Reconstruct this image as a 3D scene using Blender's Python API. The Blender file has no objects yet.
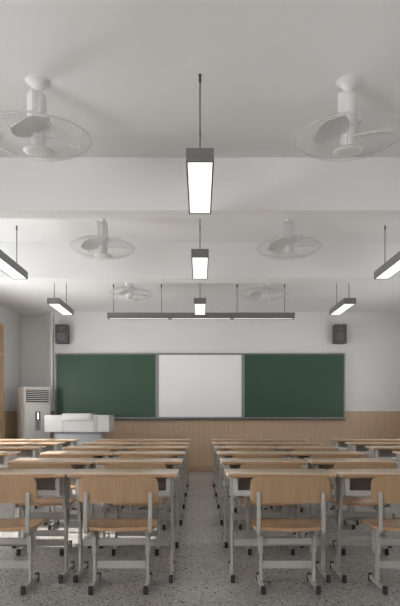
import bpy, bmesh, math, random
from mathutils import Vector, Matrix
random.seed(7)
S = bpy.context.scene
C = S.collection
PI = math.pi

# ------------------------------------------------------------------ camera
cam = bpy.data.cameras.new('camera')
cam.sensor_fit = 'HORIZONTAL'; cam.sensor_width = 36
cam.lens = 36 * 520 / 400
cam.shift_y = 111 / 400
cam.clip_start = 0.02
co = bpy.data.objects.new('camera', cam); C.objects.link(co)
co.location = (0, 0, 1.19); co.rotation_euler = (PI / 2, 0, 0)
S.camera = co

# ------------------------------------------------------------------ light
SKY, GROUND, EAST, SUN, EXPO = 10.0, 18.5, 0.42, 12.0, -0.25
w = bpy.data.worlds.new('sky'); S.world = w; w.use_nodes = True
bg = w.node_tree.nodes['Background']
# overcast-bright sky above, brighter lower half added to throw light up at the ceiling
nt = w.node_tree; tc = nt.nodes.new('ShaderNodeTexCoord'); sx = nt.nodes.new('ShaderNodeSeparateXYZ')
mr = nt.nodes.new('ShaderNodeMapRange'); mr.inputs[1].default_value = -0.08; mr.inputs[2].default_value = 0.08
mr.inputs[3].default_value = GROUND; mr.inputs[4].default_value = SKY
nt.links.new(tc.outputs['Generated'], sx.inputs[0]); nt.links.new(sx.outputs[2], mr.inputs[0]); 
# right-hand half of the surroundings turned down to balance the room's light
m3 = nt.nodes.new('ShaderNodeMapRange'); m3.inputs[1].default_value = -0.2; m3.inputs[2].default_value = 0.2
m3.inputs[3].default_value = 1.0; m3.inputs[4].default_value = EAST
m4 = nt.nodes.new('ShaderNodeMath'); m4.operation = 'MULTIPLY'
nt.links.new(sx.outputs[0], m3.inputs[0]); nt.links.new(mr.outputs[0], m4.inputs[0]); nt.links.new(m3.outputs[0], m4.inputs[1])
nt.links.new(m4.outputs[0], bg.inputs[1])
bg.inputs[0].default_value = (0.97, 0.985, 1.0, 1)
sl = bpy.data.lights.new('sun', 'SUN'); sl.energy = SUN; sl.angle = math.radians(0.6); sl.color = (1, 0.97, 0.93)
so = bpy.data.objects.new('sun', sl); C.objects.link(so)
so.location = (-8, 6, 9)
so.rotation_euler = Vector((0.80, -0.06, -0.60)).to_track_quat('-Z', 'Y').to_euler()
S.view_settings.view_transform = 'Standard'
S.view_settings.look = 'None'
S.view_settings.gamma = 1
S.view_settings.exposure = EXPO
S.view_settings.use_curve_mapping = False

# room measures
FL, CE, BEAM = 0.0, 3.31, 2.87
LX, RX, BY, RY = -3.86, 4.30, 10.84, -1.6
RECY = 11.19                                      # the recess left of the board wall
PX, PXR = -3.10, -3.055

# unseen windows that light the room: (y0, y1, z0, z1) in the left wall; the same in the right wall
LWIN = [(-1.4, 1.0, 0.95, 2.72), (4.8, 6.05, 0.95, 2.72), (6.95, 8.9, 0.95, 2.35)]
RWIN_FILL = [(-0.9, 0.5, 0.95, 2.72), (4.9, 6.0, 0.95, 2.72), (6.95, 9.3, 0.95, 2.2)]  # right-hand openings added as fill light for the darker side
def portal(loc, rot, sx, sy):
    l = bpy.data.lights.new('daylight_portal', 'AREA'); l.shape = 'RECTANGLE'; l.size = sx; l.size_y = sy
    l.cycles.is_portal = True
    o = bpy.data.objects.new('daylight_portal', l); C.objects.link(o); o.location = loc; o.rotation_euler = rot
for y0, y1, z0, z1 in LWIN:
    portal((LX - 0.22, (y0 + y1) / 2, (z0 + z1) / 2), (PI / 2, 0, -PI / 2), y1 - y0, z1 - z0)
for y0, y1, z0, z1 in RWIN_FILL:
    portal((RX + 0.22, (y0 + y1) / 2, (z0 + z1) / 2), (PI / 2, 0, PI / 2), y1 - y0, z1 - z0)

# ------------------------------------------------------------------ materials
def lin(r, g, b):
    f = lambda c: (c / 255 / 12.92) if c / 255 <= 0.04045 else ((c / 255 + 0.055) / 1.055) ** 2.4
    return (f(r), f(g), f(b), 1)
def mat(name, col, rough=0.5, metal=0.0, spec=0.5, vary=0.0, scale=3.0, bump=0.0, bscale=80):
    m = bpy.data.materials.new(name); m.use_nodes = True
    nt = m.node_tree; b = nt.nodes['Principled BSDF']
    b.inputs['Base Color'].default_value = col; b.inputs['Roughness'].default_value = rough
    b.inputs['Metallic'].default_value = metal; b.inputs['Specular IOR Level'].default_value = spec
    tc = nt.nodes.new('ShaderNodeTexCoord')
    if vary:
        n = nt.nodes.new('ShaderNodeTexNoise'); n.inputs['Scale'].default_value = scale
        n.inputs['Detail'].default_value = 4
        r = nt.nodes.new('ShaderNodeValToRGB')
        r.color_ramp.elements[0].position = 0.3; r.color_ramp.elements[1].position = 0.7
        r.color_ramp.elements[0].color = tuple(c * (1 - vary) for c in col[:3]) + (1,)
        r.color_ramp.elements[1].color = tuple(min(1, c * (1 + vary)) for c in col[:3]) + (1,)
        nt.links.new(tc.outputs['Object'], n.inputs['Vector'])
        nt.links.new(n.outputs['Fac'], r.inputs['Fac']); nt.links.new(r.outputs['Color'], b.inputs['Base Color'])
    if bump:
        n2 = nt.nodes.new('ShaderNodeTexNoise'); n2.inputs['Scale'].default_value = bscale
        bp = nt.nodes.new('ShaderNodeBump'); bp.inputs['Strength'].default_value = bump
        bp.inputs['Distance'].default_value = 0.002
        nt.links.new(tc.outputs['Object'], n2.inputs['Vector'])
        nt.links.new(n2.outputs['Fac'], bp.inputs['Height']); nt.links.new(bp.outputs['Normal'], b.inputs['Normal'])
    return m
def wood(name, c1, c2, scale=(6, 6, 6), rough=0.4, spec=0.5, per_object=0.0):
    m = bpy.data.materials.new(name); m.use_nodes = True
    nt = m.node_tree; b = nt.nodes['Principled BSDF']
    b.inputs['Roughness'].default_value = rough; b.inputs['Specular IOR Level'].default_value = spec
    tc = nt.nodes.new('ShaderNodeTexCoord'); mp = nt.nodes.new('ShaderNodeMapping')
    mp.inputs['Scale'].default_value = scale
    n = nt.nodes.new('ShaderNodeTexNoise'); n.inputs['Scale'].default_value = 1; n.inputs['Detail'].default_value = 5
    n.inputs['Roughness'].default_value = 0.6; n.inputs['Distortion'].default_value = 0.4
    r = nt.nodes.new('ShaderNodeValToRGB')
    r.color_ramp.elements[0].position = 0.32; r.color_ramp.elements[1].position = 0.68
    r.color_ramp.elements[0].color = c1; r.color_ramp.elements[1].color = c2
    nt.links.new(tc.outputs['Object'], mp.inputs['Vector']); nt.links.new(mp.outputs['Vector'], n.inputs['Vector'])
    nt.links.new(n.outputs['Fac'], r.inputs['Fac']); nt.links.new(r.outputs['Color'], b.inputs['Base Color'])
    return m
def emit(name, col, s):
    m = bpy.data.materials.new(name); m.use_nodes = True
    nt = m.node_tree; b = nt.nodes['Principled BSDF']
    b.inputs['Base Color'].default_value = (0.9, 0.9, 0.9, 1)
    b.inputs['Emission Color'].default_value = col; b.inputs['Emission Strength'].default_value = s
    return m
def terrazzo():
    m = bpy.data.materials.new('terrazzo'); m.use_nodes = True
    nt = m.node_tree; L = nt.links; b = nt.nodes['Principled BSDF']
    b.inputs['Roughness'].default_value = 0.38; b.inputs['Specular IOR Level'].default_value = 0.5
    tc = nt.nodes.new('ShaderNodeTexCoord')
    base = nt.nodes.new('ShaderNodeTexNoise'); base.inputs['Scale'].default_value = 2.2; base.inputs['Detail'].default_value = 6
    L.new(tc.outputs['Object'], base.inputs['Vector'])
    br = nt.nodes.new('ShaderNodeValToRGB')
    br.color_ramp.elements[0].position = 0.35; br.color_ramp.elements[1].position = 0.65
    br.color_ramp.elements[0].color = lin(155, 152, 148); br.color_ramp.elements[1].color = lin(170, 167, 163)
    L.new(base.outputs['Fac'], br.inputs['Fac'])
    cur = br.outputs['Color']
    mp = nt.nodes.new('ShaderNodeMapping'); mp.inputs['Location'].default_value = (13.713, 9.137, 3.331)
    L.new(tc.outputs['Object'], mp.inputs['Vector'])
    for scale, thr, sel, col in ((36, 0.32, 0.38, lin(54, 50, 47)), (54, 0.36, 0.36, lin(216, 211, 205)),
                                 (80, 0.36, 0.40, lin(88, 82, 77)), (110, 0.36, 0.35, lin(184, 180, 174)),
                                 (25, 0.28, 0.16, lin(46, 43, 41))):
        v = nt.nodes.new('ShaderNodeTexVoronoi'); v.inputs['Scale'].default_value = scale
        v.inputs['Randomness'].default_value = 1
        L.new(mp.outputs['Vector'], v.inputs['Vector'])
        a = nt.nodes.new('ShaderNodeMath'); a.operation = 'LESS_THAN'; a.inputs[1].default_value = thr
        L.new(v.outputs['Distance'], a.inputs[0])
        sp = nt.nodes.new('ShaderNodeSeparateColor'); L.new(v.outputs['Color'], sp.inputs['Color'])
        c = nt.nodes.new('ShaderNodeMath'); c.operation = 'LESS_THAN'; c.inputs[1].default_value = sel
        L.new(sp.outputs[0], c.inputs[0])
        mu = nt.nodes.new('ShaderNodeMath'); mu.operation = 'MULTIPLY'
        L.new(a.outputs[0], mu.inputs[0]); L.new(c.outputs[0], mu.inputs[1])
        mx = nt.nodes.new('ShaderNodeMix'); mx.data_type = 'RGBA'
        L.new(mu.outputs[0], mx.inputs[0]); L.new(cur, mx.inputs[6]); mx.inputs[7].default_value = col
        cur = mx.outputs[2]
    L.new(cur, b.inputs['Base Color'])
    return m
def panelling():
    # fine vertical reeding of the wood wainscot, following x + y so it works on every wall
    m = bpy.data.materials.new('reeded_wood'); m.use_nodes = True
    nt = m.node_tree; L = nt.links; b = nt.nodes['Principled BSDF']; b.inputs['Roughness'].default_value = 0.5
    tc = nt.nodes.new('ShaderNodeTexCoord'); sp = nt.nodes.new('ShaderNodeSeparateXYZ')
    L.new(tc.outputs['Object'], sp.inputs[0])
    ad = nt.nodes.new('ShaderNodeMath'); ad.operation = 'ADD'; L.new(sp.outputs[0], ad.inputs[0]); L.new(sp.outputs[1], ad.inputs[1])
    mu = nt.nodes.new('ShaderNodeMath'); mu.operation = 'MULTIPLY'; mu.inputs[1].default_value = 2 * PI / 0.105
    L.new(ad.outputs[0], mu.inputs[0])
    si = nt.nodes.new('ShaderNodeMath'); si.operation = 'SINE'; L.new(mu.outputs[0], si.inputs[0])
    mp = nt.nodes.new('ShaderNodeMapping'); mp.inputs['Scale'].default_value = (28, 28, 1.2)
    L.new(tc.outputs['Object'], mp.inputs['Vector'])
    n = nt.nodes.new('ShaderNodeTexNoise'); n.inputs['Scale'].default_value = 1; L.new(mp.outputs['Vector'], n.inputs['Vector'])
    m2 = nt.nodes.new('ShaderNodeMath'); m2.operation = 'MULTIPLY_ADD'; m2.inputs[1].default_value = 0.035
    L.new(si.outputs[0], m2.inputs[0]); L.new(n.outputs['Fac'], m2.inputs[2])
    r = nt.nodes.new('ShaderNodeValToRGB')
    r.color_ramp.elements[0].position = 0.25; r.color_ramp.elements[1].position = 0.75
    r.color_ramp.elements[0].color = lin(184, 157, 130); r.color_ramp.elements[1].color = lin(199, 172, 143)
    L.new(m2.outputs[0], r.inputs['Fac']); L.new(r.outputs['Color'], b.inputs['Base Color'])
    bp = nt.nodes.new('ShaderNodeBump'); bp.inputs['Strength'].default_value = 0.08; bp.inputs['Distance'].default_value = 0.004
    L.new(si.outputs[0], bp.inputs['Height']); L.new(bp.outputs['Normal'], b.inputs['Normal'])
    return m
def glassmat():
    m = bpy.data.materials.new('window_glass'); m.use_nodes = True
    nt = m.node_tree; nt.nodes.clear()
    o = nt.nodes.new('ShaderNodeOutputMaterial'); mx = nt.nodes.new('ShaderNodeMixShader')
    t = nt.nodes.new('ShaderNodeBsdfTransparent'); g = nt.nodes.new('ShaderNodeBsdfGlossy')
    g.inputs['Roughness'].default_value = 0.03; mx.inputs[0].default_value = 0.06
    nt.links.new(t.outputs[0], mx.inputs[1]); nt.links.new(g.outputs[0], mx.inputs[2]); nt.links.new(mx.outputs[0], o.inputs[0])
    return m
M = dict(
    wall=mat('wall_paint', lin(227, 226, 225), 0.85, spec=0.2, vary=0.015, scale=1.2, bump=0.05),
    ceil=mat('ceiling_paint', lin(238, 238, 237), 0.9, spec=0.15, vary=0.012, scale=1.0),
    floor=terrazzo(), wains=panelling(),
    base=wood('baseboard_wood', lin(164, 138, 114), lin(178, 150, 124), (1, 20, 20), 0.5),
    top=wood('desktop_maple', lin(206, 184, 160), lin(220, 199, 176), (3, 26, 26), 0.20, 0.6),
    edge=wood('desk_edge_wood', lin(172, 136, 102), lin(190, 154, 120), (3, 26, 26), 0.4),
    chairw=wood('chair_plywood', lin(170, 139, 107), lin(186, 154, 121), (34, 5, 3), 0.34, 0.5),
    chairs=wood('seat_plywood', lin(184, 144, 108), lin(200, 162, 124), (28, 3, 8), 0.16, 0.7),
    metal=mat('painted_grey_steel', lin(187, 184, 180), 0.38, 0.0, 0.5, vary=0.02, scale=9),
    box=mat('white_steel_box', lin(208, 207, 205), 0.45, vary=0.02, scale=9),
    boxin=mat('dark_box_interior', lin(200, 192, 186), 0.6, vary=0.05, scale=9),
    cap=mat('dark_rubber', lin(54, 52, 49), 0.6, vary=0.05, scale=20),
    lampb=mat('lamp_grey_aluminium', lin(116, 113, 110), 0.45, 0.0, 0.5, vary=0.02, scale=6),
    lampd=emit('lamp_diffuser', (1.0, 0.99, 0.98, 1), 1.12),
    fan=mat('fan_white_plastic', lin(226, 225, 224), 0.4, vary=0.01, scale=6),
    wire=mat('fan_guard_wire', lin(206, 204, 202), 0.4, 0.0, vary=0.02, scale=6),
    green=mat('chalkboard_green', lin(60, 86, 68), 0.42, spec=0.35, vary=0.05, scale=1.6),
    white=mat('whiteboard_surface', lin(246, 246, 245), 0.35, vary=0.006, scale=2),
    alu=mat('board_aluminium', lin(142, 142, 142), 0.4, 0.3, vary=0.03, scale=6),
    alud=mat('board_dark_trim', lin(84, 86, 86), 0.45, 0.2, vary=0.03, scale=6),
    acw=mat('ac_white_plastic', lin(214, 211, 207), 0.4, vary=0.01, scale=5),
    acd=mat('ac_dark_slot', lin(52, 50, 50), 0.5, vary=0.05, scale=9),
    acg=mat('ac_grey_panel', lin(160, 158, 158), 0.4, vary=0.03, scale=9),
    led=emit('ac_display_glow', (0.95, 0.98, 1, 1), 1.6),
    spk=mat('speaker_grey', lin(86, 84, 84), 0.55, vary=0.03, scale=9),
    cone=mat('speaker_cone', lin(106, 105, 106), 0.5, vary=0.03, scale=9),
    spr=mat('speaker_ring', lin(132, 131, 131), 0.4, vary=0.03, scale=9),
    pod=mat('podium_white_steel', lin(206, 204, 202), 0.42, vary=0.012, scale=5),
    podg=mat('podium_grey_panel', lin(176, 174, 172), 0.4, vary=0.02, scale=5),
    podd=mat('podium_grey_base', lin(170, 172, 176), 0.45, vary=0.02, scale=5),
    doorf=wood('door_frame_oak', lin(206, 180, 146), lin(220, 194, 160), (18, 18, 2), 0.4),
    doorl=wood('door_leaf_wood', lin(168, 122, 80), lin(184, 138, 96), (18, 18, 2), 0.4),
    doort=wood('door_upper_panel', lin(196, 166, 142), lin(208, 180, 156), (18, 18, 2), 0.4),
    wf=mat('window_frame_white', lin(215, 215, 213), 0.4, vary=0.01, scale=5),
    glass=glassmat(),
)

# ------------------------------------------------------------------ mesh helpers
def bm_box(bm, x0, x1, y0, y1, z0, z1, bev=0.0, seg=2):
    r = bmesh.ops.create_cube(bm, size=1)
    vs = r['verts']
    for v in vs:
        v.co = Vector((x0 + (v.co.x + .5) * (x1 - x0), y0 + (v.co.y + .5) * (y1 - y0), z0 + (v.co.z + .5) * (z1 - z0)))
    if bev:
        es = list({e for v in vs for e in v.link_edges})
        bmesh.ops.bevel(bm, geom=es, offset=bev, segments=seg, affect='EDGES', profile=0.5)
def bm_prism(bm, pts, axis, a, b, bev=0.0):
    """extrude polygon pts along axis ('x': pts are (y,z); 'y': (x,z); 'z': (x,y)) from a to b"""
    def P(p, t):
        return {'x': (t, p[0], p[1]), 'y': (p[0], t, p[1]), 'z': (p[0], p[1], t)}[axis]
    va = [bm.verts.new(P(p, a)) for p in pts]; vb = [bm.verts.new(P(p, b)) for p in pts]
    n = len(pts)
    fs = [bm.faces.new(va), bm.faces.new(vb[::-1])]
    for i in range(n):
        fs.append(bm.faces.new((va[i], vb[i], vb[(i + 1) % n], va[(i + 1) % n])))
    bmesh.ops.recalc_face_normals(bm, faces=fs)
    if bev:
        es = [e for f in fs[:2] for e in f.edges]
        bmesh.ops.bevel(bm, geom=list(set(es)), offset=bev, segments=2, affect='EDGES', profile=0.5)
def bm_lathe(bm, prof, c=(0, 0, 0), n=32, axis='z'):
    rings = []
    for r, h in prof:
        ring = []
        for i in range(n):
            a = 2 * PI * i / n
            p = (r * math.cos(a), r * math.sin(a), h)
            if axis == 'y': p = (r * math.cos(a), h, r * math.sin(a))
            if axis == 'x': p = (h, r * math.cos(a), r * math.sin(a))
            ring.append(bm.verts.new((c[0] + p[0], c[1] + p[1], c[2] + p[2])))
        rings.append(ring)
    fs = []
    for k in range(len(rings) - 1):
        for i in range(n):
            j = (i + 1) % n
            fs.append(bm.faces.new((rings[k][i], rings[k][j], rings[k + 1][j], rings[k + 1][i])))
    fs.append(bm.faces.new(rings[0][::-1])); fs.append(bm.faces.new(rings[-1]))
    bmesh.ops.recalc_face_normals(bm, faces=fs)
def bm_tube(bm, pts, r, n=8, closed=False):
    pts = [Vector(p) for p in pts]; m = len(pts); rings = []
    for i, p in enumerate(pts):
        if closed: t = pts[(i + 1) % m] - pts[i - 1]
        else: t = pts[min(i + 1, m - 1)] - pts[max(i - 1, 0)]
        t.normalize()
        up = Vector((0, 0, 1)) if abs(t.z) < 0.95 else Vector((1, 0, 0))
        a = t.cross(up).normalized(); b = t.cross(a).normalized()
        rings.append([bm.verts.new(p + a * (r * math.cos(2 * PI * k / n)) + b * (r * math.sin(2 * PI * k / n))) for k in range(n)])
    for i in range(m if closed else m - 1):
        A, B = rings[i], rings[(i + 1) % m]
        for k in range(n):
            bm.faces.new((A[k], A[(k + 1) % n], B[(k + 1) % n], B[k]))
    if not closed:
        bm.faces.new(rings[0][::-1]); bm.faces.new(rings[-1])
def rrect(x0, x1, z0, z1, r, n=6):
    pts = []
    for cx, cz, a0 in ((x1 - r, z1 - r, 0), (x0 + r, z1 - r, 90), (x0 + r, z0 + r, 180), (x1 - r, z0 + r, 270)):
        for k in range(n + 1):
            a = math.radians(a0 + 90 * k / n); pts.append((cx + r * math.cos(a), cz + r * math.sin(a)))
    return pts
def obj(name, bm, m, parent=None, smooth=False, label=None):
    me = bpy.data.meshes.new(name); bmesh.ops.recalc_face_normals(bm, faces=bm.faces[:]); bm.to_mesh(me); bm.free()
    me.materials.append(M[m] if isinstance(m, str) else m)
    if smooth:
        me.shade_smooth()
        try: me.set_sharp_from_angle(angle=math.radians(35))
        except Exception: pass
    o = bpy.data.objects.new(name, me); C.objects.link(o)
    if parent: o.parent = parent
    if label: o['label'] = label
    return o
def box(name, m, parent, x0, x1, y0, y1, z0, z1, bev=0.0, **k):
    bm = bmesh.new(); bm_box(bm, x0, x1, y0, y1, z0, z1, bev); return obj(name, bm, m, parent, smooth=bev > 0, **k)
def tag(o, label, cat, group=None):
    o['label'] = label; o['category'] = cat
    if group: o['group'] = group
    return o
def thing(name, label, cat, loc=(0, 0, 0), rz=0, group=None):
    o = bpy.data.objects.new(name, None); C.objects.link(o); o.location = loc; o.rotation_euler = (0, 0, rz)
    o.empty_display_size = 0.1
    return tag(o, label, cat, group)
def struct(name, bm, m, parent=None, label=None):
    o = obj(name, bm, m, parent)
    if not parent: o['kind'] = 'structure'
    if label: o['label'] = label
    return o
def kids(o): return [c for c in C.objects if c.parent == o]
def dup(root, loc, rz, label, group=None):
    r = root.copy(); C.objects.link(r); r.location = loc; r.rotation_euler = (0, 0, rz); r['label'] = label
    if group: r['group'] = group
    for ch in KIDS[root.name]:
        c = ch.copy(); C.objects.link(c); c.parent = r
        for g in KIDS.get(ch.name, []):
            d = g.copy(); C.objects.link(d); d.parent = c
    return r
KIDS = {}
def register(root):
    KIDS[root.name] = kids(root)
    for c in KIDS[root.name]: KIDS[c.name] = kids(c)

# ------------------------------------------------------------------ setting
T = 0.2
bm = bmesh.new(); bm_box(bm, LX - T, RX + T, RY - T, RECY + T, -0.12, 0); struct('floor', bm, 'floor', label='grey speckled terrazzo floor')
bm = bmesh.new(); bm_box(bm, LX - T, RX + T, RY - T, RECY + T, CE, CE + 0.15); struct('ceiling', bm, 'ceil', label='white painted ceiling')
def beam(name, y0, y1, label):
    bm = bmesh.new(); bm_box(bm, LX, RX, y0, y1, BEAM, CE, 0.004, 1); return struct(name, bm, 'ceil', label=label)
beam('trim_1', 4.29, 4.475, 'white ceiling beam nearest the camera')
beam('trim_2', 6.41, 6.67, 'white ceiling beam nearer the chalkboard')

def wall_grid(bm, u0, u1, z0, z1, holes, put):
    us = sorted({u0, u1} | {h[0] for h in holes} | {h[1] for h in holes})
    for a, b in zip(us, us[1:]):
        hs = sorted([h for h in holes if h[0] <= a and h[1] >= b], key=lambda h: h[2])
        z = z0
        for h in hs:
            if h[2] > z: put(bm, a, b, z, h[2])
            z = h[3]
        if z < z1: put(bm, a, b, z, z1)
DOOR = (9.22, 10.17, 0.0, 2.93)
RDOOR = (1.9, 2.85, 0.0, 2.93)
bm = bmesh.new()
wall_grid(bm, RY - T, RECY + T, 0, CE, LWIN + [DOOR], lambda b, a, c, z, q: bm_box(b, LX - T, LX, a, c, z, q))
struct('wall_left', bm, 'wall')
bm = bmesh.new()
bm_box(bm, LX, RX, RY - T, RY, 0, CE)
struct('wall_rear', bm, 'wall')
bm = bmesh.new()
wall_grid(bm, RY - T, RECY + T, 0, CE, RWIN_FILL, lambda b, a, c, z, q: bm_box(b, RX, RX + T, a, c, z, q)); struct('wall_right', bm, 'wall')
bm = bmesh.new()
bm_box(bm, PX, RX, BY, RECY + T, 0, CE); bm_box(bm, LX, PX, RECY, RECY + T, 0, CE)
struct('wall_front', bm, 'wall')
bm = bmesh.new(); bm_box(bm, PX, PXR, BY - 0.06, BY, 1.256, CE); struct('trim_3', bm, 'wall')
# wainscot of reeded wood
WH = 1.25
bm = bmesh.new(); bm_box(bm, PX, RX, BY - 0.02, BY, 0.10, WH); struct('trim_4', bm, 'wains', label='reeded wood panelling under the boards')
bm = bmesh.new(); bm_box(bm, LX + 0.02, PX, RECY - 0.02, RECY, 0.10, WH); struct('trim_5', bm, 'wains')
bm = bmesh.new()
for a, b in ((RY, DOOR[0] - 0.05), (DOOR[1] + 0.05, RECY)):
    hs = [(w_[0] , w_[1], w_[2], w_[3]) for w_ in LWIN if w_[0] < b and w_[1] > a]
    wall_grid(bm, a, b, 0.10, WH, [(h[0] - .05, h[1] + .05, h[2] - .05, WH) for h in hs], lambda q, u, v, z, y: bm_box(q, LX, LX + 0.02, u, v, z, y))
struct('trim_6', bm, 'wains')
bm = bmesh.new(); wall_grid(bm, RY, BY, 0.10, WH, [(h[0] - .05, h[1] + .05, h[2] - .05, WH) for h in RWIN_FILL], lambda q, u, v, z, y: bm_box(q, RX - 0.02, RX, u, v, z, y))
struct('trim_7', bm, 'wains')
bm = bmesh.new(); bm_box(bm, PX, RX, BY - 0.026, BY, 0.0, 0.10, 0.003, 1); struct('baseboard_front', bm, 'base')
bm = bmesh.new(); bm_box(bm, LX, LX + 0.026, RY, DOOR[0] - 0.05, 0, 0.10, 0.003, 1); bm_box(bm, LX, LX + 0.026, DOOR[1] + 0.05, RECY, 0, 0.10, 0.003, 1)
struct('baseboard_left', bm, 'base')
bm = bmesh.new(); bm_box(bm, RX - 0.026, RX, RY, BY - .03, 0, 0.10, 0.003, 1); struct('baseboard_right', bm, 'base')

def window_side(i, X, d, y0, y1, z0, z1):
    """X inner face of the wall, d = -1 left wall, +1 right wall"""
    def bx(bm, a, b, *r): bm_box(bm, min(X + d * a, X + d * b), max(X + d * a, X + d * b), *r)
    e = bmesh.new()
    for a in (y0, (y0 + y1) / 2 - 0.03, y1 - 0.06): bx(e, .06, .13, a, a + 0.06, z0, z1)
    for z in (z0, z0 + (z1 - z0) * .68, z1 - 0.06): bx(e, .062, .128, y0 + .001, y1 - .001, z, z + 0.06)
    w_ = struct('window_%d' % i, e, 'wf')
    g = bmesh.new(); bx(g, .092, .098, y0 + .05, y1 - .05, z0 + .05, z1 - .05); obj('pane', g, 'glass', w_)
    s = bmesh.new(); bx(s, -.05, .06, y0 - 0.04, y1 + 0.04, z0 - 0.03, z0 - .001, 0.004, 1); obj('sill', s, 'wf', w_)
for i, w_ in enumerate(LWIN): window_side(i + 1, LX, -1, *w_)
for i, w_ in enumerate(RWIN_FILL): window_side(i + 4, RX, 1, *w_)

# door in the left wall
y0, y1, z0, z1 = DOOR
e = bmesh.new()
bm_box(e, LX - 0.14, LX + 0.025, y0 - 0.02, y0 + 0.05, 0, z1 + .02, .003, 1); bm_box(e, LX - 0.14, LX + 0.025, y1 - 0.05, y1 + 0.02, 0, z1 + .02, .003, 1)
bm_box(e, LX - 0.139, LX + 0.024, y0 + .05, y1 - .05, z1 - 0.04, z1 + .019); bm_box(e, LX - 0.139, LX + 0.012, y0 + .05, y1 - .05, 2.33, 2.37)
d = struct('door_1', e, 'doorf', label='oak framed classroom door at left edge')
g = bmesh.new(); bm_box(g, LX - 0.08, LX - 0.03, y0 + .05, y1 - .05, 0.008, 2.33, .003, 1); leaf = obj('door_leaf', g, 'doorl', d)
g = bmesh.new(); bm_box(g, LX - 0.08, LX - 0.04, y0 + .05, y1 - .05, 2.37, z1 - .04, .003, 1); obj('upper_panel', g, 'doort', d)
g = bmesh.new(); bm_tube(g, [(LX - .03, y1 - .13, 1.0), (LX + .02, y1 - .13, 1.0), (LX + .02, y1 - .25, 1.0)], .01); obj('door_handle', g, 'alu', leaf, True)

# ------------------------------------------------------------------ boards
K = 520.0 / BY
def wx(px, D=BY): return (px - 200) * D / 520
def wz(py, D=BY): return 1.19 + (414 - py) * D / 520
zb0, zb1 = wz(418.6, BY - .07), wz(353.1, BY - .07)
def panel(name, surf, x0, x1, frame, fw, label, cat, group=None, surfname='writing_surface', tray=False):
    t = thing(name, label, cat, ((x0 + x1) / 2, BY - .02, zb0), 0, group)
    h = zb1 - zb0; hw = (x1 - x0) / 2
    bm = bmesh.new()
    bm_box(bm, -hw, -hw + fw, -.052, -.001, 0, h, .003, 1); bm_box(bm, hw - fw, hw, -.052, -.001, 0, h, .003, 1)
    bm_box(bm, -hw + fw, hw - fw, -.052, -.001, 0, fw, .003, 1); bm_box(bm, -hw + fw, hw - fw, -.052, -.001, h - fw, h, .003, 1)
    obj('frame', bm, frame, t, True)
    bm = bmesh.new(); bm_box(bm, -hw + fw, hw - fw, -.036, -.002, fw, h - fw); obj(surfname, bm, surf, t)
    return t
xl0, xl1, xr0, xr1 = wx(55.0, BY - .07), wx(156.8, BY - .07), wx(243.3, BY - .07), wx(345.2, BY - .07)
panel('chalkboard', 'green', xl0, xl1 - .001, 'alu', .028, 'green chalkboard left of the whiteboard', 'chalkboard', 'chalkboards on the front wall')
panel('chalkboard', 'green', xr0 + .001, xr1, 'alu', .028, 'green chalkboard right of the whiteboard', 'chalkboard', 'chalkboards on the front wall')
panel('whiteboard', 'white', xl1, xr0, 'alu', .036, 'blank white board in a grey frame between two green chalkboards', 'whiteboard')
# chalk ledge strip, one rail below all three
bm = bmesh.new(); bm_box(bm, xl0, xr1, BY - .10, BY - .021, zb0 - .03, zb0 - .002, .004, 1)
tag(obj('chalk_ledge', bm, 'alud', None, True), 'long dark metal chalk ledge running under the boards', 'ledge')

# ------------------------------------------------------------------ speakers
def speaker(cx, label):
    D = BY; t = thing('wall_speaker', label, 'speaker', (cx, BY - .001, wz(343.0, BY - .2)), 0, 'speakers above the boards')
    h = .385; hw = .126; d_ = .20
    bm = bmesh.new(); bm_box(bm, -hw, hw, -d_, -.02, 0, h, .008); obj('cabinet', bm, 'spk', t, True)
    box('bracket', 'cap', t, -.04, .04, -.022, 0, h * .35, h * .65)
    for z, r in ((h * .36, .075), (h * .77, .043)):
        bm = bmesh.new(); bm_lathe(bm, [(r, -d_ + .004), (r, -d_ - .008), (r * .9, -d_ - .010), (r * .82, -d_ - .004)], (0, 0, z), 28, 'y')
        o = obj('driver', bm, 'spr', t, True)
        bm = bmesh.new(); bm_lathe(bm, [(r * .82, -d_ - .0045), (r * .45, -d_ - .001), (r * .35, -d_ - .006), (r * .1, -d_ - .010)], (0, 0, z), 28, 'y')
        obj('cone', bm, 'cone', o, True)
    return t
speaker(wx(61.2, BY - .2), 'grey two-driver wall speaker above the left chalkboard')
speaker(wx(340.7, BY - .2), 'grey two-driver wall speaker above the right chalkboard')

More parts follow.
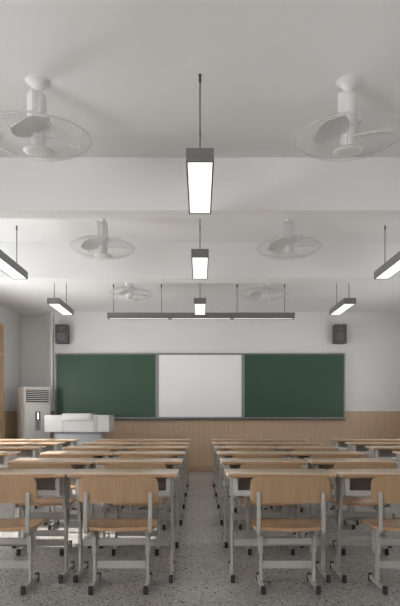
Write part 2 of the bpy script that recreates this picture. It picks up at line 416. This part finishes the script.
# ------------------------------------------------------------------ linear pendant lamps
LZ = 1.19 + 1.55
def pendant_proto(L=.84, W=.172, H=.082, r0=.06, r1=.72, name='pendant_lamp'):
    t = thing(name, '', 'lamp')
    bm = bmesh.new()
    # housing as an open tray: top plate and four sides
    s = .0095
    bm_box(bm, -W / 2, W / 2, 0, L, .03, H)
    bm_box(bm, -W / 2, -W / 2 + s, 0, L, 0, .0295); bm_box(bm, W / 2 - s, W / 2, 0, L, 0, .0295)
    bm_box(bm, -W / 2 + s, W / 2 - s, 0, s, 0, .0295); bm_box(bm, -W / 2 + s, W / 2 - s, L - s, L, 0, .0295)
    obj('housing', bm, 'lampb', t)
    box('diffuser', 'lampd', t, -W / 2 + s, W / 2 - s, s, L - s, .004, .0295)
    bm = bmesh.new(); e = .006
    bm_box(bm, -W / 2 + s - e, -W / 2 + s, 0, L, -.002, -.0002); bm_box(bm, W / 2 - s, W / 2 - s + e, 0, L, -.002, -.0002)
    bm_box(bm, -W / 2 + s, W / 2 - s, s - e, s, -.002, -.0002); bm_box(bm, -W / 2 + s, W / 2 - s, L - s, L - s + e, -.002, -.0002)
    obj('rim', bm, 'cap', t, label='thin dark rim around the glowing underside')
    for y in (r0, r1):
        bm = bmesh.new(); bm_tube(bm, [(0, y, H), (0, y, CE - LZ - .005)], .0055, 8)
        rod = obj('rod', bm, 'lampb', t, True)
        bm = bmesh.new(); bm_lathe(bm, [(.006, -.05), (.008, -.045), (.008, -.002), (.011, 0)], (0, y, CE - LZ), 12); obj('ceiling_cup', bm, 'cap', rod, True)
    return t
lp = pendant_proto(); register(lp)
def seti(o, loc, label, group): o.location = loc; o['label'] = label; o['group'] = group
G = 'pendant lamps over the desks'
seti(lp, (0, 3.19, LZ), 'grey linear pendant lamp with glowing white underside, large and central, nearest the camera', G)
dup(lp, (0, 5.14, LZ), 0, 'small central grey linear pendant lamp between the two ceiling beams', G)
dup(lp, (0, 7.31, LZ), 0, 'smallest central grey pendant lamp, just in front of the long lamp row', G)
dup(lp, (-2.065, 5.14, LZ), 0, 'grey linear pendant lamp cut by the left edge of the photo', G)
dup(lp, (2.085, 5.14, LZ), 0, 'grey linear pendant lamp cut by the right edge of the photo', G)
dup(lp, (-2.065, 7.31, LZ), 0, 'grey linear pendant lamp hanging in front of the left wall speaker', G)
dup(lp, (2.11, 7.31, LZ), 0, 'grey linear pendant lamp hanging in front of the right wall speaker', G)
# three blackboard lamps end to end, turned across the room
def board_lamp():
    t = thing('board_lamp', '', 'lamp'); W, H, L = .17, .088, 1.012; s = .008
    bm = bmesh.new(); bm_box(bm, 0, L, 0, W, .02, H)
    bm_box(bm, 0, L, 0, .045, 0, .0195); bm_box(bm, 0, L, W - .055, W, 0, .0195)
    bm_box(bm, 0, .03, .045, W - .055, 0, .0195); bm_box(bm, L - .03, L, .045, W - .055, 0, .0195)
    obj('housing', bm, 'lampb', t); box('diffuser', 'lampd', t, .03, L - .03, .045, W - .055, .003, .0195)
    return t
bl = board_lamp(); register(bl)
by, bz = 8.42, LZ + .005
bxs = [wx(107.2, by) + i * 1.0135 for i in range(3)]
G = 'lamps in a row before the boards'
seti(bl, (bxs[0], by, bz), 'left lamp of the long dark row hanging before the boards', G)
dup(bl, (bxs[1], by, bz), 0, 'middle lamp of the long dark row hanging before the boards', G)
dup(bl, (bxs[2], by, bz), 0, 'right lamp of the long dark row hanging before the boards', G)
for x, host in ((113.5, 'BL'), (161.5, ''), (237.2, ''), (284.6, '')):
    pass
lamps = [o for o in C.objects if o.name.startswith('board_lamp') and o.parent is None]
lamps.sort(key=lambda o: o.location.x)
for px in (113.5, 161.5, 237.2, 284.6):
    X = wx(px, by + .08)
    host = max([o for o in lamps if o.location.x < X], key=lambda o: o.location.x)
    x = X - host.location.x
    bm = bmesh.new(); bm_tube(bm, [(x, .08, .088), (x, .08, CE - bz - .004)], .0055, 8); rod = obj('rod', bm, 'lampb', host, True)
    bm = bmesh.new(); bm_lathe(bm, [(.011, -.05), (.011, -.002), (.013, 0)], (x, .08, CE - bz), 12); obj('ceiling_cup', bm, 'cap', rod, True)

# ------------------------------------------------------------------ caged ceiling fans
def make_fan():
    t = thing('ceiling_fan', '', 'fan')                 # origin on the ceiling
    bm = bmesh.new(); bm_lathe(bm, [(.078, 0), (.078, -.004), (.058, -.016), (.038, -.036), (.028, -.058), (.026, -.09)], n=32); obj('ceiling_mount', bm, 'fan', t, True)
    # gearbox / motor body, rounded tall block beside the axis
    bm = bmesh.new(); bm_lathe(bm, [(.020, -.074), (.040, -.078), (.052, -.092), (.057, -.13), (.060, -.24), (.054, -.29), (.035, -.305)], n=28); obj('motor_body', bm, 'fan', t, True)
    bm = bmesh.new(); bm_box(bm, -.066, -.005, -.052, .03, -.25, -.082, .014); bm_box(bm, .055, .082, -.03, .03, -.27, -.24, .008); obj('swing_gear', bm, 'fan', t, True)
    R = .335; zc = -.352
    up = [(.070, .075), (.12, .078), (.19, .070), (.25, .052), (.295, .028), (R, .0)]
    dn = [(R, .0), (.30, -.030), (.25, -.055), (.19, -.072), (.12, -.082), (.085, -.084)]
    bm = bmesh.new(); N = 60
    for i in range(N):
        a = 2 * PI * i / N; c, s = math.cos(a), math.sin(a)
        for prof, tw in ((up, .18), (dn, -.18)):
            pts = []
            for k, (r, z) in enumerate(prof):
                b = a + tw * (1 - r / R); pts.append((r * math.cos(b), r * math.sin(b), zc + z))
            bm_tube(bm, pts, .0010, 3)
    for r, z, q in ((.19, .071, .0012), (.19, -.073, .0012), (.085, -.084, .0025), (.07, .075, .0025)):
        bm_tube(bm, [(r * math.cos(2 * PI * k / 48), r * math.sin(2 * PI * k / 48), zc + z) for k in range(48)], q, 5, True)
    g = obj('wire_guard', bm, 'wire', t)
    bm = bmesh.new(); bm_tube(bm, [(R * math.cos(2 * PI * k / 64), R * math.sin(2 * PI * k / 64), zc) for k in range(64)], .0032, 6, True); obj('guard_rim', bm, 'wire', g, True)
    bm = bmesh.new(); bm_lathe(bm, [(.02, -.022), (.06, -.021), (.085, -.017), (.095, -.009), (.088, -.002), (.05, 0)], (0, 0, zc - .075), 32); obj('guard_badge_cap', bm, 'fan', t, True)
    bm = bmesh.new(); bm_lathe(bm, [(.030, .06), (.048, .045), (.050, -.03), (.035, -.055), (.012, -.062)], (0, 0, zc), 24); hub = obj('hub', bm, 'fan', t, True)
    for j in range(3):
        a0 = math.radians(100 + 120 * j); bm = bmesh.new(); nu, nv = 10, 8; grid = []
        for iu in range(nu + 1):
            u = iu / nu; r = .045 + .225 * u
            wdt = .035 + .088 * math.sin(min(1, u * 1.12) * PI * .62) if u < .9 else (.035 + .088 * math.sin(PI * .62 * 1.0)) * math.sqrt(max(.05, 1 - ((u - .9) / .1) ** 2 * .8))
            row = []
            for iv in range(nv + 1):
                v = iv / nv - .5; th = v * 2 * wdt / max(r, .07)
                th = max(-.95, min(.95, th * 1.0)) + .25 * u
                z = zc + math.sin(math.radians(22)) * v * 2 * wdt * .8 + .012 * math.cos(v * PI)
                row.append((r * math.cos(a0 + th), r * math.sin(a0 + th), z))
            grid.append(row)
        top = [[bm.verts.new(p) for p in row] for row in grid]
        bot = [[bm.verts.new((p[0], p[1], p[2] - .004)) for p in row] for row in grid]
        for iu in range(nu):
            for iv in range(nv):
                bm.faces.new((top[iu][iv], top[iu][iv + 1], top[iu + 1][iv + 1], top[iu + 1][iv]))
                bm.faces.new((bot[iu][iv], bot[iu + 1][iv], bot[iu + 1][iv + 1], bot[iu][iv + 1]))
        for iu in range(nu):
            bm.faces.new((top[iu][0], top[iu + 1][0], bot[iu + 1][0], bot[iu][0])); bm.faces.new((top[iu][nv], bot[iu][nv], bot[iu + 1][nv], top[iu + 1][nv]))
        for iv in range(nv):
            bm.faces.new((top[0][iv], bot[0][iv], bot[0][iv + 1], top[0][iv + 1])); bm.faces.new((top[nu][iv], top[nu][iv + 1], bot[nu][iv + 1], bot[nu][iv]))
        obj('blade', bm, 'fan', t, True)
    return t
fan = make_fan(); register(fan)
G = 'caged ceiling fans'
def fanset(i, x, y, rz, label):
    if i == 0: fan.location = (x, y, CE); fan.rotation_euler = (0, 0, rz); fan['label'] = label; fan['group'] = G
    else: dup(fan, (x, y, CE), rz, label, G)
fanset(0, -1.035, 3.32, math.radians(42), 'large white caged ceiling fan at left, nearest the camera')
fanset(1, .947, 3.32, math.radians(-12), 'large white caged ceiling fan at right, nearest the camera')
fanset(2, -1.035, 5.53, math.radians(10), 'white caged ceiling fan at left between the two ceiling beams')
fanset(3, .947, 5.53, math.radians(-10), 'white caged ceiling fan at right between the two ceiling beams')
fanset(4, -1.035, 7.66, math.radians(30), 'smallest white caged ceiling fan at left, above the lamp row')
fanset(5, .947, 7.66, math.radians(-5), 'smallest white caged ceiling fan at right, above the lamp row')

# the heads of the two nearest fans have swung a few degrees on their gearbox
for f_ in [o for o in C.objects if o.parent is None and o.name.startswith('ceiling_fan') and o.location.y < 4]:
    rz = Matrix.Rotation(f_.rotation_euler.z, 4, 'Z'); piv = Vector((0, 0, -.30))
    m_ = Matrix.Translation(piv) @ rz.inverted() @ Matrix.Rotation(math.radians(5.5), 4, 'X') @ rz @ Matrix.Translation(-piv)
    for c_ in C.objects:
        if c_.parent == f_ and c_.name.split('.')[0] in ('wire_guard', 'guard_badge_cap', 'hub', 'blade'):
            c_.location = m_.to_translation(); c_.rotation_euler = m_.to_euler()

# ------------------------------------------------------------------ air conditioner, turned in the corner
AD = 10.42
ac = thing('air_conditioner', 'tall white floor-standing air conditioner in the corner behind the podium', 'air conditioner', (wx(33.5, 10.35), 10.38, 0), math.radians(40))
hw, dp, H = .275, .19, 1.73
box('cabinet', 'acw', ac, -hw, hw, -dp + .02, dp, .04, H, .02)
box('plinth', 'acg', ac, -hw + .02, hw - .02, -dp + .04, dp - .02, 0, .045)
box('front_panel', 'acw', ac, -hw + .012, hw - .012, -dp - .004, -dp + .03, .33, 1.40, .008)
box('lower_panel', 'acw', ac, -hw + .012, hw - .012, -dp - .002, -dp + .03, .06, .315, .008)
gr = box('air_outlet', 'acd', ac, -hw + .05, hw - .045, -dp + .004, -dp + .022, 1.425, 1.665)
for i in range(6):
    bm = bmesh.new(); z = 1.452 + i * .037
    bm_prism(bm, [(-dp - .006, z - .004), (-dp + .018, z + .006), (-dp + .018, z + .016), (-dp - .006, z + .008)], 'x', -hw + .052, hw - .047); obj('louvre', bm, 'acw', gr)
bm = bmesh.new(); bm_prism(bm, rrect(-.055, .055, .86, 1.24, .02), 'y', -dp - .007, -dp - .003); cp = obj('control_panel', bm, 'acg', ac)
bm = bmesh.new(); bm_prism(bm, rrect(-.045, .04, 1.07, 1.23, .02), 'y', -dp - .011, -dp - .006); dpn = obj('display', bm, 'acd', cp)
bm = bmesh.new(); bm_prism(bm, rrect(-.018, .016, 1.085, 1.215, .012), 'y', -dp - .013, -dp - .010); obj('glowing_screen', bm, 'led', ac)
for i in range(5):
    bm = bmesh.new(); bm_prism(bm, rrect(-.014, .014, .90 + i * .031, .918 + i * .031, .006), 'y', -dp - .010, -dp - .006); obj('button', bm, 'spk', cp)

# ------------------------------------------------------------------ podium
PD = 9.42
pd = thing('podium', 'white steel teaching podium left of the centre aisle before the chalkboard', 'podium', (wx(76.7, PD), PD, 0))
hw = (108.8 - 44.2) * PD / 520 / 2
zt, zl = wz(415.0, PD), wz(432.0, PD)
bx = wx(54.3, PD + .08) - pd.location.x, wx(101.5, PD + .08) - pd.location.x
box('base_cabinet', 'podd', pd, bx[0], bx[1], .08, .52, 0.0, zl, .006)
bm = bmesh.new()
bm_prism(bm, [(0, zl + .0), (.60, zl + .0), (.60, zt - .10), (.57, zt - .03), (.50, zt - .0), (0, zt)], 'x', -hw, hw, .006)
ct = obj('console_top', bm, 'pod', pd, True)
lx0, lx1 = wx(62.5, PD) - pd.location.x, wx(91, PD) - pd.location.x
bm = bmesh.new(); bm_prism(bm, [(-.035, wz(420, PD)), (.30, wz(420, PD)), (.30, zt + .030), (-.030, zt + .024)], 'x', lx0, lx1, .004); obj('flip_lid', bm, 'pod', pd, True)
box('grey_strip', 'podg', pd, wx(94.5, PD) - pd.location.x, wx(98, PD) - pd.location.x, -.004, .004, zl + .002, zt - .003)
bm = bmesh.new()
for a in (lx0 + .004, wx(93.5, PD) - pd.location.x): bm_box(bm, a, a + .004, -.0015, .001, zl + .002, wz(420.5, PD) if a < 0 else zt - .01)
obj('seam', bm, 'spk', pd)
box('base_door', 'podd', pd, bx[0] + .04, bx[1] - .04, .07, .082, .08, zl - .03, .003)

# ------------------------------------------------------------------ desks
X0 = 0.007
def make_leg(bm, x, yb, yf, z_plate, plate, col, foot, s, tt=.023):
    """T-shaped side leg: tapered sleeve plate, inner column, foot bar. s = +1 outer side to +x"""
    y0_, y1_, zb, zt_ = plate
    bm_prism(bm, [(y0_, zt_), (y1_, zt_), (y1_, zt_ - .09), (col[1] + .012, zb + .05), (col[1] + .012, zb), (col[0] - .012, zb), (col[0] - .012, zb + .05), (y0_, zt_ - .09)], 'x', x - .0095, x + .0095)
    bm_box(bm, x - tt / 2 + .002, x + tt / 2 - .002, col[0], col[1], .042, zb + .08, .003, 1)
    bm_box(bm, x - tt / 2, x + tt / 2, foot[0] + .012, foot[1] - .012, .012, .046, .004, 1)
def foot_cap(x, y, front, parent, tt=.023):
    bm = bmesh.new()
    a, b = (y - .0, y + .028) if front else (y - .028, y)
    bm_box(bm, x - tt / 2 - .003, x + tt / 2 + .003, a, b, 0, .055, .006)
    return obj('foot_cap', bm, 'cap', parent, True)
def holes(bm, x, y, zs):
    for z in zs:
        bm_lathe(bm, [(.0045, -.0135), (.0045, .0135)], (x, y, z), 8, 'x')

DZ = .774; DW = .772
def make_desk():
    t = thing('school_desk', '', 'desk')                  # origin on the floor under the desktop's centre; the student's side is -y
    hw, hd = DW / 2, .17
    # desktop with a rounded, slightly bowed student edge
    pts = rrect(-hw, hw, -hd, hd, .022, 4)
    bm = bmesh.new(); bm_prism(bm, pts, 'z', DZ - .026, DZ, .008)
    obj('desktop', bm, 'top', t, True)
    bm = bmesh.new(); bm_prism(bm, [(-hd - .004, DZ - .006), (-hd - .008, DZ - .010), (-hd - .009, DZ - .018), (-hd - .006, DZ - .025), (-hd + .010, DZ - .0265), (-hd + .010, DZ - .028), (-hd - .006, DZ - .028), (-hd - .012, DZ - .019), (-hd - .010, DZ - .008), (-hd - .003, DZ - .002), (-hd + .001, DZ - .001), (-hd + .001, DZ - .005)], 'x', -hw + .02, hw - .02)
    obj('edge_band', bm, 'edge', t, True, label='darker rounded wooden front edge')
    # open book box: sides, back, floor and lip
    bw = hw - .055; zb, zt_ = .615, DZ - .027
    bm = bmesh.new()
    bm_box(bm, -bw, -bw + .03, -.125, .135, zb, zt_); bm_box(bm, bw - .03, bw, -.125, .135, zb, zt_)
    bm_box(bm, -bw + .03, bw - .03, .120, .135, zb, zt_); bm_box(bm, -bw + .03, bw - .03, -.125, .120, zb, zb + .012)
    bm_box(bm, -bw + .03, bw - .03, -.125, -.115, zb + .012, zb + .038)
    bx_ = obj('book_box', bm, 'box', t)
    bm = bmesh.new(); bm_box(bm, -bw + .031, bw - .031, .105, .119, zb + .013, zt_ - .001); bm_box(bm, -bw + .031, bw - .031, -.113, .105, zb + .0125, zb + .0165)
    obj('box_lining', bm, 'boxin', bx_, label='dark interior of the book box')
    for s in (-1, 1):
        x = s * .336
        bm = bmesh.new(); make_leg(bm, x, 0, 0, 0, (-.07, .13, .40, DZ - .028), (.010, .062), (-.13, .24), s)
        lg = obj('leg', bm, 'metal', t, True)
        foot_cap(x, -.130, True, lg); foot_cap(x, .240, False, lg)
        for z in (.43, .48, .53, .58):
            bm = bmesh.new(); holes(bm, x, .036, [z]); obj('adjustment_bolt', bm, 'cap', lg)
    bm = bmesh.new(); bm_box(bm, -.336 + .015, .336 - .015, .026, .046, .222, .272, .003, 1); obj('crossbar', bm, 'metal', t, True)
    return t
desk = make_desk(); register(desk)

# ------------------------------------------------------------------ chairs
def curved_sheet(bm, pts, depth_fn, th, nx=16, nz=6):
    """pts function (u,v)->(x,z); depth_fn(x,z)->y; solid of thickness th"""
    F = [[None] * (nz + 1) for _ in range(nx + 1)]; B = [[None] * (nz + 1) for _ in range(nx + 1)]
    for i in range(nx + 1):
        for j in range(nz + 1):
            x, z = pts(i / nx, j / nz); y = depth_fn(x, z)
            F[i][j] = bm.verts.new((x, y, z)); B[i][j] = bm.verts.new((x, y + th, z))
    for i in range(nx):
        for j in range(nz):
            bm.faces.new((F[i][j], F[i + 1][j], F[i + 1][j + 1], F[i][j + 1])); bm.faces.new((B[i][j], B[i][j + 1], B[i + 1][j + 1], B[i + 1][j]))
    for i in range(nx):
        bm.faces.new((F[i][0], B[i][0], B[i + 1][0], F[i + 1][0])); bm.faces.new((F[i][nz], F[i + 1][nz], B[i + 1][nz], B[i][nz]))
    for j in range(nz):
        bm.faces.new((F[0][j], F[0][j + 1], B[0][j + 1], B[0][j])); bm.faces.new((F[nx][j], B[nx][j], B[nx][j + 1], F[nx][j + 1]))
def make_chair():
    t = thing('school_chair', '', 'chair')                # origin on the floor under the rear foot caps; faces +y
    # backrest: rounded rectangle bent around the sitter
    hw, z0, z1, r = .264, .600, .773, .046
    def P(u, v):
        x = -hw + 2 * hw * u; e = hw - abs(x); c = 0
        if e < r: c = r - math.sqrt(max(0, r * r - (r - e) ** 2))
        a, b = z0 + c * .6, z1 - c
        return x, a + (b - a) * v
    def U(u, v):
        u2 = .5 - .5 * math.cos(PI * u)          # more columns near the ends
        return P(u2, v)
    bm = bmesh.new(); curved_sheet(bm, U, lambda x, z: .016 + .30 * x * x - .08 * (z - z0), .014, 28, 6)
    bmesh.ops.bevel(bm, geom=[e for e in bm.edges if e.is_manifold and e.calc_face_angle(0) > 1.0], offset=.003, segments=2, affect='EDGES')
    obj('backrest', bm, 'chairw', t, True)
    # seat: rounded plan, dished, front edge rolled down
    bm = bmesh.new(); nx, ny = 24, 16; sw = .246; y0_, y1_ = .0, .385
    rows_t, rows_b = [], []
    for i in range(nx + 1):
        u = .5 - .5 * math.cos(PI * i / nx); x = -sw + 2 * sw * u; e = sw - abs(x); rr = .05
        c = rr - math.sqrt(max(0, rr * rr - (rr - e) ** 2)) if e < rr else 0
        a, b = y0_ + c + .03 * (x / sw) ** 2 , y1_ - c
        ct_, cb = [], []
        for j in range(ny + 1):
            v = .5 - .5 * math.cos(PI * j / ny); y = a + (b - a) * v
            z = .438 - .012 * (1 - (x / sw) ** 2) * math.sin(PI * min(1, v * 1.25)) - .022 * max(0, (v - .8) / .2) ** 2 + .006 * (1 - v) * abs(x / sw)
            ct_.append(bm.verts.new((x, y, z))); cb.append(bm.verts.new((x, y, z - .020)))
        rows_t.append(ct_); rows_b.append(cb)
    for i in range(nx):
        for j in range(ny):
            bm.faces.new((rows_t[i][j], rows_t[i + 1][j], rows_t[i + 1][j + 1], rows_t[i][j + 1])); bm.faces.new((rows_b[i][j], rows_b[i][j + 1], rows_b[i + 1][j + 1], rows_b[i + 1][j]))
    for i in range(nx):
        bm.faces.new((rows_t[i][0], rows_b[i][0], rows_b[i + 1][0], rows_t[i + 1][0])); bm.faces.new((rows_t[i][ny], rows_t[i + 1][ny], rows_b[i + 1][ny], rows_b[i][ny]))
    for j in range(ny):
        bm.faces.new((rows_t[0][j], rows_t[0][j + 1], rows_b[0][j + 1], rows_b[0][j])); bm.faces.new((rows_t[nx][j], rows_b[nx][j], rows_b[nx][j + 1], rows_t[nx][j + 1]))
    bmesh.ops.bevel(bm, geom=[e for e in bm.edges if e.is_manifold and e.calc_face_angle(0) > 1.0], offset=.004, segments=2, affect='EDGES')
    obj('seat', bm, 'chairs', t, True)
    for s in (-1, 1):
        # rear post: flat tube up the back, hooked forward under the seat
        x = s * .213
        bm = bmesh.new()
        bm_prism(bm, [(.006, .672), (.020, .672), (.014, .44), (.020, .425), (.036, .418), (.12, .418), (.12, .398), (.028, .398), (.006, .408), (-.006, .435)], 'x', x - .012, x + .012, .002)
        obj('back_post', bm, 'metal', t, True)
        xl = s * .182
        bm = bmesh.new()
        bm_prism(bm, [(.07, .418), (.30, .418), (.30, .395), (.250, .355), (.235, .245), (.218, .228), (.148, .228), (.133, .245), (.125, .355), (.07, .395)], 'x', xl - .0125, xl + .0125)
        bm_box(bm, min(x, xl) - .01, max(x, xl) + .01, .08, .11, .400, .417)
        bm_box(bm, xl - .0095, xl + .0095, .142, .182, .042, .345, .003, 1)
        bm_box(bm, xl - .0115, xl + .0115, .012, .308, .012, .046, .004, 1)
        lg = obj('leg', bm, 'metal', t, True)
        foot_cap(xl, .0, True, lg, .024); foot_cap(xl, .320, False, lg, .024)
        for z in (.31, .34, .37):
            bm = bmesh.new(); bm_lathe(bm, [(.0045, -.0135), (.0045, .0135)], (xl, .165, z), 8, 'x'); obj('adjustment_bolt', bm, 'cap', lg)
    for z0_, z1_ in ((.292, .338), (.128, .180)):
        bm = bmesh.new(); bm_box(bm, -.182 + .012, .182 - .012, .156, .174, z0_, z1_, .003, 1); obj('crossbar', bm, 'metal', t, True)
    return t
chair = make_chair(); register(chair)

ORD = ['front', 'second', 'third', 'fourth', 'fifth', 'sixth']
ORD = ['nearest row', 'second row from the camera', 'third row from the camera', 'fourth row from the camera', 'fifth row from the camera', 'farthest row']
COL = {0: 'directly %s of the centre aisle', 1: 'second to the %s of the centre aisle', 2: 'third to the %s of the centre aisle', 3: 'outermost on the far %s'}
RS, D1 = .955, 3.61
def desk_x(side, c):
    if c < 2: return ((.018 if c == 0 else .026) if side > 0 else .009) + side * (.164 + DW / 2 + c * .777)
    st = 2.16 if side > 0 else 2.01
    return X0 * 0 + side * (st + DW / 2 + (c - 2) * .777)
first = True
for r in range(6):
    for side in (-1, 1):
        sd = 'left' if side < 0 else 'right'
        for c in range(4):
            if c >= 2 and r < 2: continue
            if c == 3 and (r < 4 if side < 0 else r < 5): continue
            lab = 'wood-topped school desk, %s, %s' % (ORD[r], COL[c] % sd)
            loc = (desk_x(side, c), D1 + .17 + r * RS, 0)
            G = 'school desks'
            if first: seti(desk, loc, lab, G); first = False
            else: dup(desk, loc, 0, lab, G)
first = True
CX = {(-1, 0): -.541, (-1, 1): -1.348, (1, 0): .599, (1, 1): 1.402}
for r in range(6):
    for (side, c), x in CX.items():
        sd = 'left' if side < 0 else 'right'
        lab = 'plywood school chair, %s, %s' % (ORD[r], COL[c] % sd)
        j = 0 if r == 0 else random.uniform(-.012, .012)
        loc = (x + j, 3.415 + r * RS + (0 if r == 0 else random.uniform(-.015, .01)), 0)
        if first: seti(chair, loc, lab, 'school chairs'); first = False
        else: dup(chair, loc, 0, lab, 'school chairs')
